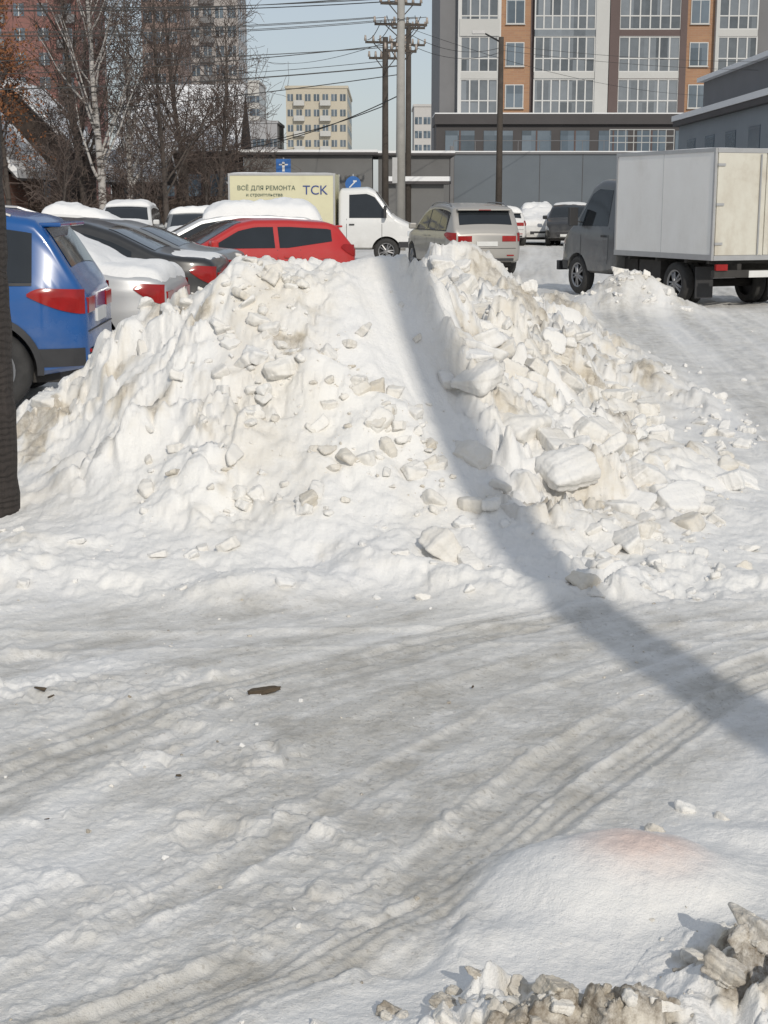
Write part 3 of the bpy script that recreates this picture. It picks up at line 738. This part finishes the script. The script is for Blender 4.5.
def ridged():
    m,nt,b=newmat('post_ridged_wood');tc=N(nt,'ShaderNodeTexCoord').outputs['Object']
    mp=N(nt,'ShaderNodeMapping');mp.inputs['Scale'].default_value=(30,30,3.0);nt.links.new(tc,mp.inputs[0])
    n=noise(nt,mp.outputs[0],1.2,6,.7)
    w=N(nt,'ShaderNodeTexWave',bands_direction='Z');w.inputs['Scale'].default_value=9;w.inputs['Distortion'].default_value=8;w.inputs['Detail'].default_value=3;nt.links.new(tc,w.inputs[0])
    nt.links.new(mix(nt,n,(.012,.010,.009),(.065,.053,.047)),b.inputs['Base Color']);b.inputs['Roughness'].default_value=.9
    bump(nt,b,math_(nt,'ADD',n,math_(nt,'MULTIPLY',w.outputs['Fac'],.4)),1,.02);return m
e=empty('wooden_post',(-1.99,7.42,0));b=Batch()
zz=np.linspace(-.1,5,60)
for a,c in zip(zz[:-1],zz[1:]): b.tube('shaft',(0,0,a),(0,0,c),.125+.004*math.sin(a*31)+.004*math.sin(a*13),.125+.004*math.sin(c*31)+.004*math.sin(c*13),20,False)
b.build(e,{'shaft':ridged()},smooth=('shaft',))
pole('utility_pole',3.41,-3.0,11.5,.160,.13,CONC)
wire=Batch()
def sag(p0,p1,s,r=.014,n=26):
    p0=Vector(p0);p1=Vector(p1);prev=None
    for i in range(n+1):
        t=i/n;p=p0.lerp(p1,t);p.z-=s*4*t*(1-t)
        if prev is not None: wire.tube('wires',prev,p,r,r,4,False)
        prev=p
for k in(-.7,-.4,.4,.7): sag((.6+k,55,8.85),(-32+k,52+k,9.6+k*.4),.9)
for k in(-.9,-.5,.5,.9): sag((.6+k,55,8.15),(-32,47+2*k,8.0+k*.5),.9+.2*k)
for k in(-.5,.5): sag((.6+k,55,7.2),(-30,50,6.6+k),.7,.018)
sag((.6,55,6.5),(-28,49,5.6),.6,.028);sag((.6,55,6.2),(-28,60,4.6),.5,.02);sag((.05,61,7.2),(-34,70,8.5),1.0)
for k in(-.7,.7,.3,-.3): sag((.05+k,61,8.0),(.6+k,55,8.1+k*.1),.15)
for k in(-.5,0,.5): sag((.6+k,55,8.2),(1.05+k,66,9.1),.25)
for k in(0,.35): sag((.9,55.2,7.6-k),(4.5,60,7.6-k*.5),.35,.011)
for k in(0,.5): sag((4.6,60,7.7-k*.4),(30,66,8.6-k),.8,.009)
sag((1.05,66,9.0),(20,95,8.2),.6,.011);sag((.05,61,7.9),(-12,130,14),.8);sag((.6,55,8.7),(-60,110,20),2,.02)
sag((.05,61,5.5),(-8,71,4.2),.3,.02);sag((.6,55,5.5),(-8,71,4.0),.4,.02)
we=empty('overhead_wires');wire.build(we,{'wires':WIRE})

# ------------------------------------------------------------------ buildings
def brickmat(name,c1,c2,mortar,scale=1):
    m,nt,b=newmat(name);tc=N(nt,'ShaderNodeTexCoord').outputs['Object']
    s=N(nt,'ShaderNodeSeparateXYZ');nt.links.new(tc,s.inputs[0]);c=N(nt,'ShaderNodeCombineXYZ')
    nt.links.new(math_(nt,'ADD',s.outputs[0],s.outputs[1]),c.inputs[0]);nt.links.new(s.outputs[2],c.inputs[1])
    br=N(nt,'ShaderNodeTexBrick');nt.links.new(c.outputs[0],br.inputs[0]);br.inputs['Scale'].default_value=scale
    br.inputs['Color1'].default_value=c1+(1,);br.inputs['Color2'].default_value=c2+(1,);br.inputs['Mortar'].default_value=mortar+(1,)
    br.inputs['Brick Width'].default_value=.5;br.inputs['Row Height'].default_value=.15;br.inputs['Mortar Size'].default_value=.012
    nt.links.new(br.outputs[0],b.inputs['Base Color']);b.inputs['Roughness'].default_value=.85;return m
def glassvar(name,a,c,cw=1.0,ch=1.4,rough=.12):
    m,nt,b=newmat(name);tc=N(nt,'ShaderNodeTexCoord').outputs['Object']
    mp=N(nt,'ShaderNodeMapping');mp.inputs['Scale'].default_value=(1/cw,.01,1/ch);nt.links.new(tc,mp.inputs[0])
    fl=N(nt,'ShaderNodeVectorMath',operation='FLOOR');nt.links.new(mp.outputs[0],fl.inputs[0])
    w=N(nt,'ShaderNodeTexWhiteNoise');nt.links.new(fl.outputs[0],w.inputs[0])
    f=math_(nt,'ADD',math_(nt,'MULTIPLY',w.outputs[0],.75),math_(nt,'MULTIPLY',noise(nt,tc,2.2,4),.35))
    nt.links.new(mix(nt,f,a,c),b.inputs['Base Color']);b.inputs['Roughness'].default_value=rough
    return m
BM={
'wall_orange':brickmat('brick_orange',(.37,.215,.125),(.32,.18,.11),(.33,.23,.16)),
'wall_white':plain('panel_white',(.46,.46,.445),.7,0,.06,.8),
'wall_brown':plain('panel_brown',(.10,.07,.065),.7,0,.15,.8),
'wall_gray':plain('panel_gray',(.17,.17,.175),.8,0,.12,.8),
'podium':plain('podium_dark',(.06,.055,.056),.7,0,.25,.6),
'glazing':glassvar('balcony_glass',(.035,.045,.055),(.22,.245,.27),.8,1.4),
'window_glass':glassvar('window_glass',(.05,.07,.09),(.16,.20,.24),1.2,1.5),
'frame':plain('frame_white',(.53,.53,.52),.5,0,.05,2),
'frame_dark':plain('frame_brown',(.09,.055,.05),.6,0,.1,2),
'ledge_snow':M['roofsnow']}
def apartment():
    e=empty('apartment_block',(0,105,0));b=Batch()
    z0=7.3;fh=2.76;nf=11;top=z0+fh*nf+.8
    b.box('wall_gray',3.8,48,.0,18,0,top)
    def glaz(x0,x1,z,fm,mul,base='wall_white',bh=.32):
        b.box('glazing',x0,x1,-.55,-.05,z+bh,z+fh-.12)
        b.box(base,x0-.02,x1+.02,-.62,-.002,z-.10,z+bh)
        n=max(2,int(round((x1-x0)/mul)))
        for i in range(n+1):
            x=x0+(x1-x0)*i/n;b.box(fm,x-.045,x+.045,-.60,-.55,z+bh,z+fh-.12)
        for zz in(z+bh+.0,z+bh+.85,z+fh-.20): b.box(fm,x0,x1,-.59,-.553,zz,zz+.08)
        b.box(base,x0-.03,x1+.03,-.64,-.003,z+fh-.12,z+fh-.10)
    def win(xc,z,w=1.15,hh=1.45):
        b.box('frame',xc-w/2-.06,xc+w/2+.06,-.16,-.06,z+.8-.06,z+.8+hh+.06)
        b.box('window_glass',xc-w/2,xc-.03,-.175,-.15,z+.8,z+.8+hh)
        b.box('window_glass',xc+.03,xc+w/2,-.175,-.15,z+.8,z+.8+hh)
        b.box('wall_white',xc-w/2-.1,xc+w/2+.1,-.26,-.16,z+.68,z+.735)
    def module(o):
        b.box('wall_orange',o+0,o+2.05,-.10,-.001,z0,top-.4)
        b.box('wall_brown',o+2.05,o+2.3,-.14,-.001,z0,top-.4)
        b.box('wall_white',o+6.4,o+7.3,-.68,-.001,z0,top-.4)
        b.box('wall_brown',o+7.35,o+8.0,-.66,-.001,z0,top-.4)
        b.box('wall_brown',o+12.1,o+12.55,-.66,-.001,z0,top-.4)
        b.box('wall_orange',o+12.55,o+14.5,-.10,-.001,z0,top-.4)
        for k in range(nf):
            z=z0+k*fh
            win(o+1.0,z);win(o+13.5,z)
            glaz(o+2.3,o+6.36,z,'frame',.62,'wall_white' if k%2 else 'glazing')
            glaz(o+8.0,o+12.1,z,'frame',.68,'wall_brown' if k%3!=1 else 'wall_white')
    for k in range(nf):
        z=z0+k*fh
        if k%3==2: b.box('wall_white',5.1,7.8,-.7,-.003,z-.1,z+1.0)
        glaz(5.2,7.7,z,'frame',.62)
        b.box('frame',5.0,5.2,-.63,-.004,z,z+fh);b.box('frame',7.7,7.9,-.63,-.004,z,z+fh)
    module(7.9);module(26.6)
    for k in range(nf):
        z=z0+k*fh;glaz(22.6,25.2,z,'frame',.65)
    b.box('wall_white',22.4,22.6,-.64,-.002,z0,top-.4)
    b.box('podium',3.4,50,-5.5,-.7,0,6.7);b.box('podium',3.3,50.2,-5.8,-.72,6.7,7.35);b.box('ledge_snow',3.3,50.2,-5.8,-.72,7.35,7.42)
    for i in range(18):
        x=4+i*2.5;b.box('window_glass',x,x+1.9,-5.54,-5.45,4.7,6.3);b.box('frame_dark',x+.9,x+1.0,-5.57,-5.54,4.7,6.3)
    b.build(e,BM)
apartment()
def gray_wall():
    e=empty('retaining_wall',(0,85,0));b=Batch()
    b.box('wall',3.9,40,0,.4,0,4.35);b.box('coping',3.8,40.1,-.08,.48,4.35,4.47);b.box('snow',3.8,40.1,-.10,.5,4.47,4.53)
    for i in range(15): b.box('joint',3.9+i*2.4,3.93+i*2.4,-.012,.01,0,4.35)
    b.box('pier',3.7,3.9,-.15,.5,0,4.8)
    for i in range(9): b.tube('railing',(12.6+i*.45,.2,4.5),(12.6+i*.45,.2,5.7),.025,.025,5)
    for z in(5.0,5.35,5.7): b.tube('railing',(12.6,.2,z),(16.2,.2,z),.025,.025,5)
    b.tube('railing_thin',(3.9,.2,5.1),(12.6,.2,5.1),.02,.02,5)
    for i in range(8): b.tube('railing_thin',(3.9+i*1.2,.2,4.5),(3.9+i*1.2,.2,5.1),.02,.02,5)
    b.build(e,{'wall':plain('wall_slate',(.13,.15,.17),.8,0,.12,.7),'coping':BM['wall_gray'],'snow':M['roofsnow'],'joint':BM['podium'],'pier':BM['wall_gray'],'railing':BM['wall_white'],'railing_thin':BM['wall_gray']})
gray_wall()
def side_hall():
    e=empty('warehouse',(14.3,0,0));b=Batch()
    b.box('wall',0,12,48,74,0,5.5);b.box('upper_wall',.9,12,49,73,5.9,7.3)
    b.box('snow',-.35,12,47.8,74.2,5.55,5.80)
    b.box('fascia',-.3,12,47.9,74.1,5.3,5.55);b.box('snow',.6,12,48.8,73.2,7.3,7.5)
    for i in range(6): b.box('window',-.03,.02,50+i*4,51.8+i*4,3.4,4.6)
    b.box('gate',-.03,.02,63,66,0,3.0)
    b.build(e,{'wall':plain('hall_slate',(.22,.245,.27),.8,0,.12,.7),'upper_wall':BM['wall_gray'],'snow':M['roofsnow'],'fascia':BM['podium'],'window':BM['window_glass'],'gate':BM['wall_gray']})
side_hall()
def tower(name,x0,x1,y,d,H,wallm,cols,fh=3.0,ww=1.4,wh=1.5,band=None,zstart=1):
    e=empty(name,(0,y,0));b=Batch()
    b.box('wall',x0,x1,0,d,0,H);b.box('parapet',x0-.2,x1+.2,-.2,d+.2,H,H+.5)
    n=int(H/fh);dx=(x1-x0)/cols
    for k in range(zstart,n):
        for i in range(cols):
            xc=x0+dx*(i+.5);z=k*fh
            b.box('window',xc-ww/2,xc+ww/2,-.06,.05,z+.9,z+.9+wh)
            b.box('mullion',xc-.05,xc+.05,-.09,-.06,z+.9,z+.9+wh)
            if band and i%3==1: b.box('balcony',xc-ww/2-.5,xc+ww/2+.5,-1.0,-.061,z,z+1.0)
        nd=max(2,int(d/4))
        for i in range(nd):
            yc=d*(i+.5)/nd;b.box('window',x1-.05,x1+.06,yc-ww/2,yc+ww/2,z+.9,z+.9+wh)
    b.build(e,{'wall':wallm,'parapet':wallm,'window':BM['window_glass'],'mullion':BM['frame'],'balcony':band or wallm})
tower('tower_block',-31.5,-23.6,250,16,62,plain('tower_beige',(.36,.34,.33),.8,0,.1,.2),4,3.0,1.3,1.7,BM['wall_gray'])
tower('tower_block',-52,-37.5,190,18,55,brickmat('tower_red',(.23,.105,.09),(.20,.095,.085),(.22,.13,.11)),5,2.9,1.3,1.5,BM['wall_gray'])
tower('tower_block',-36,-30.5,230,14,58,plain('tower_brown',(.24,.18,.16),.8,0,.1,.2),3,3.0,1.3,1.7)
tower('apartment_block',-19.2,-7.2,300,40,23.6,plain('block_cream',(.46,.42,.34),.8,0,.1,.2),7,2.9,1.1,1.3,BM['wall_white'])
tower('apartment_block',-36,-28.5,350,20,28.5,plain('block_light',(.48,.47,.45),.8,0,.1,.2),5,2.9,1.5,1.5)
tower('apartment_block',6.5,14,330,20,22,plain('block_pale',(.45,.44,.43),.8,0,.1,.2),4,2.9,1.5,1.5)
tower('apartment_block',-27.5,-21,300,20,17,plain('block_gray',(.33,.33,.34),.8,0,.1,.2),4,2.9,1.5,1.5)
def shed(name,x0,x1,y0,y1,zw,wallm,zr=None,axis='x',wins=0,snow=.25,lean=False):
    e=empty(name,(0,0,0));b=Batch();b.box('wall',x0,x1,y0,y1,0,zw)
    if zr:
        o=.45
        if axis=='x':
            ym=(y0+y1)/2
            for k,(t,thk) in(('roof',(0,.1)),('roof_snow',(.1,.1+snow))):
                v=[(x0-o,y0-o,zw-.25+t),(x1+o,y0-o,zw-.25+t),(x1+o,ym,zr+t),(x0-o,ym,zr+t),(x0-o,y1+o,zw-.25+t),(x1+o,y1+o,zw-.25+t)]
                v2=[(p[0],p[1],p[2]+thk-t) for p in v]
                b.add(k,v+v2,[[0,3,2,1],[3,4,5,2],[6,7,8,9],[9,8,11,10],[0,1,7,6],[4,10,11,5],[0,6,9,3],[3,9,10,4],[1,2,8,7],[2,5,11,8]])
            b.add('wall',[(x0,y0,zw),(x0,ym,zr),(x0,y1,zw),(x1,y0,zw),(x1,ym,zr),(x1,y1,zw)],[[0,1,2],[3,5,4]])
        else:
            xm=(x0+x1)/2
            for k,(t,thk) in(('roof',(0,.1)),('roof_snow',(.1,.1+snow))):
                v=[(x0-o,y0-o,zw-.25+t),(x0-o,y1+o,zw-.25+t),(xm,y1+o,zr+t),(xm,y0-o,zr+t),(x1+o,y0-o,zw-.25+t),(x1+o,y1+o,zw-.25+t)]
                v2=[(p[0],p[1],p[2]+thk-t) for p in v]
                b.add(k,v+v2,[[0,1,2,3],[3,2,5,4],[6,9,8,7],[9,10,11,8],[0,6,7,1],[4,5,11,10],[0,3,9,6],[3,4,10,9],[1,7,8,2],[2,8,11,5]])
            b.add('wall',[(x0,y0,zw),(xm,y0,zr),(x1,y0,zw),(x0,y1,zw),(xm,y1,zr),(x1,y1,zw)],[[0,2,1],[3,4,5]])
    else:
        b.box('roof',x0-.3,x1+.3,y0-.3,y1+.3,zw,zw+.12);b.box('roof_snow',x0-.28,x1+.28,y0-.28,y1+.28,zw+.12,zw+.12+snow)
    for i in range(wins):
        xc=x0+(x1-x0)*(i+.5)/wins
        b.box('window_frame',xc-.5,xc+.5,y0-.05,y0+.03,zw*.45,zw*.45+1.2);b.box('window',xc-.42,xc+.42,y0-.07,y0-.05,zw*.45+.08,zw*.45+1.12)
    b.build(e,{'wall':wallm,'roof':BM['podium'],'roof_snow':M['roofsnow'],'window_frame':BM['frame_dark'],'window':BM['window_glass']})
    for c in e.children:
        bm=bmesh.new();bm.from_mesh(c.data);bmesh.ops.recalc_face_normals(bm,faces=bm.faces);bm.to_mesh(c.data);bm.free()
LOG=plain('log_dark',(.065,.048,.038),.9,0,.3,1.5);GRYW=plain('shed_gray',(.15,.15,.148),.85,0,.2,.8);BRK=brickmat('brick_house_red',(.22,.11,.08),(.18,.09,.065),(.2,.15,.12))
shed('wooden_house',-12.6,-7.4,74,80,4.3,LOG,7.1,'x',4,.3)
shed('wooden_house',-20,-15.0,72,79,4.2,LOG,7.0,'y',2,.35)
shed('wooden_house',-18.4,-14.6,59,65,2.8,BRK,5.2,'y',2,.35)
shed('garage_row',-7.0,-.6,76,84,4.05,GRYW,None,'x',0,.12)
shed('garage_row',-.3,3.4,79,86,4.1,plain('shed_gray_dark',(.13,.13,.13),.85,0,.2,.8),None,'x',0,.12)
shed('shed',.2,2.6,66,69,2.5,GRYW,None,'x',0,.2)
shed('shed',-11.5,-9.6,64,67,2.7,LOG,3.6,'x',1,.25)
e=empty('wooden_fence',(0,62,0));b=Batch();x=-16
while x<-5:
    hh=1.75+.12*random.random();b.box('boards',x,x+.14,-.02,.02,0,hh);x+=.165
b.box('rails',-16,-5,.02,.07,.5,.6);b.box('rails',-16,-5,.02,.07,1.3,1.4);b.build(e,{'boards':LOG,'rails':LOG})
e=empty('metal_fence',(0,72,0));b=Batch();x=-6
b.box('panels',-7.5,-3.5,-.03,.03,0,2.6);b.box('snow',-7.5,-3.5,-.08,.08,2.6,2.72)
for i in range(17): b.box('ribs',-7.5+i*.25,-7.42+i*.25,-.06,-.03,0,2.6)
b.build(e,{'panels':GRYW,'ribs':GRYW,'snow':M['roofsnow']})
SB=plain('sign_blue',(.02,.11,.34),.4,0,.1);SW=plain('sign_white',(.6,.6,.6),.4,0,.05)
def sign(x,y,z,shape,r=.3):
    e=empty('traffic_sign',(x,y,0));b=Batch();b.tube('post',(0,0,0),(0,0,z+.35),.035,.035,8)
    if shape=='round':
        b.tube('plate_face',(0,-.05,z),(0,-.07,z),r,r,28);b.tube('arrow',(-.13,-.075,z-.12),(.09,-.075,z+.10),.03,.03,4);b.box('arrow',.0,.13,-.08,-.07,z+.08,z+.13)
    else:
        b.box('plate_face',-.3,.3,-.07,-.05,z-.3,z+.3);b.box('arrow',-.05,.05,-.08,-.07,z-.2,z+.18);b.box('arrow',-.18,.18,-.08,-.07,z+.05,z+.10)
    b.build(e,{'post':ALU,'plate_face':SB,'arrow':SW})
sign(-1.1,54,2.35,'round',.28);sign(-4.1,62,3.15,'sq')

# ------------------------------------------------------------------ bare trees
BARK=plain('bark_dark',(.075,.062,.054),.9,0,.35,3);TWIG=plain('twigs_brown',(.10,.075,.064),.9,0,.3,2)
def birch():
    m,nt,b=newmat('bark_birch');tc=N(nt,'ShaderNodeTexCoord').outputs['Object']
    mp=N(nt,'ShaderNodeMapping');mp.inputs['Scale'].default_value=(1,1,4);nt.links.new(tc,mp.inputs[0])
    n=noise(nt,mp.outputs[0],2.2,5,.7)
    nt.links.new(mix(nt,ramp(nt,n,.52,.60),(.42,.40,.38),(.05,.045,.04)),b.inputs['Base Color']);b.inputs['Roughness'].default_value=.8;return m
BIRCH=birch();LEAF=plain('leaf_rust',(.22,.09,.035),.8,0,.5,2)
def tree(x,y,H,r,seed,bark,name='bare_tree',spread=.55,n1=24,leaf=False,first=.18,droop=0.,minr=.008):
    R=random.Random(seed);e=empty(name,(x,y,0));b=Batch();tips=[]
    def branch(p,d,ln,r0,lev):
        n=[10,5,4,3][lev];st=ln/n;pts=[p.copy()];rad=[r0]
        for i in range(n):
            w=[.05,.16,.22,.28][lev]
            d=(d+Vector((R.uniform(-w,w),R.uniform(-w,w),R.uniform(-w,w)+[.02,.05,.02-droop,-.05-droop*2][lev]))).normalized()
            p=p+d*st;pts.append(p.copy());rad.append(max(minr,r0*(1-(i+1)/n*.88)))
        key='trunk' if lev==0 else('limbs' if lev==1 else 'twigs')
        for i in range(n): b.tube(key,pts[i],pts[i+1],rad[i],rad[i+1],[9,5,4,3][lev],False)
        if lev==3: tips.append(pts[-1]);return
        cnt=[n1,8,5][lev]
        for k in range(cnt):
            t=(first+(.98-first)*(k+R.random()*.7)/cnt) if lev==0 else R.uniform(.2,1)
            q=t*n;i=min(n-1,int(q));pp=pts[i].lerp(pts[i+1],q-i);rr=rad[i]+(rad[i+1]-rad[i])*(q-i)
            a=R.uniform(0,6.283)
            ax=(pts[i+1]-pts[i]).normalized();o=ax.orthogonal().normalized();o2=ax.cross(o)
            side=(o*math.cos(a)+o2*math.sin(a))
            sp=spread*R.uniform(.7,1.4) if lev==0 else R.uniform(.5,1.1)
            nd=(ax*math.cos(sp)+side*math.sin(sp)).normalized()
            if lev==0: l2=H*(.16+.30*(1-t))*R.uniform(.7,1.2)
            else: l2=ln*R.uniform(.3,.6)
            branch(pp,nd,l2,max(.011,rr*R.uniform(.35,.55)),lev+1)
    branch(Vector((0,0,-.1)),Vector((R.uniform(-.04,.04),R.uniform(-.04,.04),1)),H,r,0)
    if leaf:
        for t in tips:
            for _ in range(5):
                c=t+Vector((R.gauss(0,.15),R.gauss(0,.15),R.gauss(0,.15)));u=Vector((R.gauss(0,1),R.gauss(0,1),R.gauss(0,1))).normalized()*.07;v=u.orthogonal().normalized()*.045
                b.add('leaves',[tuple(c-u),tuple(c+v),tuple(c+u),tuple(c-v)],[[0,1,2,3]])
    b.build(e,{'trunk':bark,'limbs':bark if bark is BIRCH else BARK,'twigs':TWIG,'leaves':LEAF},smooth=('trunk','limbs'))
tree(-10.6,57,13,.17,1,BIRCH,'birch_tree',.5,30,droop=.1)
tree(-9.9,59,12,.14,2,BIRCH,'birch_tree',.5,28,droop=.1)
tree(-12.0,61,13,.17,3,BARK)
tree(-8.3,58,10,.13,4,BARK,n1=26)
tree(-7.3,66,9.5,.14,5,BARK,n1=26)
tree(-13.3,66,12,.16,6,BARK)
tree(-9.0,69,12,.17,7,BARK)
tree(-14.3,58,9,.13,8,BARK,'rusty_tree',.6,22,leaf=True)
tree(-6.6,70,7,.10,9,BARK,n1=22,first=.1)
for i,(x,y,H) in enumerate([(-11.6,54,4.8),(-8.8,55,4.6),(-7.0,60,5.5),(-10.2,60,5.5),(-12.8,63,6),(-9.2,63,6),(-8.0,68,6.2),(-13.8,61,5.5),(-11.0,66,6.5)]):
    tree(x,y,H,.06,20+i,BARK,'bare_shrub',.75,20,first=.04,minr=.009)

# ------------------------------------------------------------------ light, world, camera
el=math.radians(31);az=Vector((.27,-.963,0)).normalized()
to=Vector((az.x*math.cos(el),az.y*math.cos(el),math.sin(el)))
sd=bpy.data.lights.new('sun','SUN');sd.energy=2.45;sd.angle=math.radians(.5);sd.color=(1,.935,.83)
so=bpy.data.objects.new('sun',sd);COL.objects.link(so);so.rotation_euler=to.to_track_quat('Z','Y').to_euler()
w=bpy.data.worlds.new('World');scene.world=w;w.use_nodes=True;nt=w.node_tree
sky=nt.nodes.new('ShaderNodeTexSky');sky.sky_type='NISHITA';sky.sun_disc=False;sky.sun_elevation=el;sky.sun_rotation=math.atan2(az.x,az.y)
sky.air_density=1.0;sky.dust_density=1.0;sky.ozone_density=1.2
mx=nt.nodes.new('ShaderNodeMix');mx.data_type='RGBA';mx.inputs[0].default_value=.6
nt.links.new(sky.outputs[0],mx.inputs[6]);mx.inputs[7].default_value=(6.7,7.2,7.9,1)
bg=nt.nodes['Background'];bg.inputs[1].default_value=.086;nt.links.new(mx.outputs[2],bg.inputs[0])
cd=bpy.data.cameras.new('camera');cd.sensor_fit='VERTICAL';cd.sensor_height=36;cd.lens=52.03;cd.clip_start=.05;cd.clip_end=5000
co=bpy.data.objects.new('camera',cd);COL.objects.link(co);co.location=(0,0,1.7);co.rotation_euler=(math.radians(90-11.8),0,0)
scene.camera=co
scene.view_settings.view_transform='Standard';scene.view_settings.look='None';scene.view_settings.exposure=0
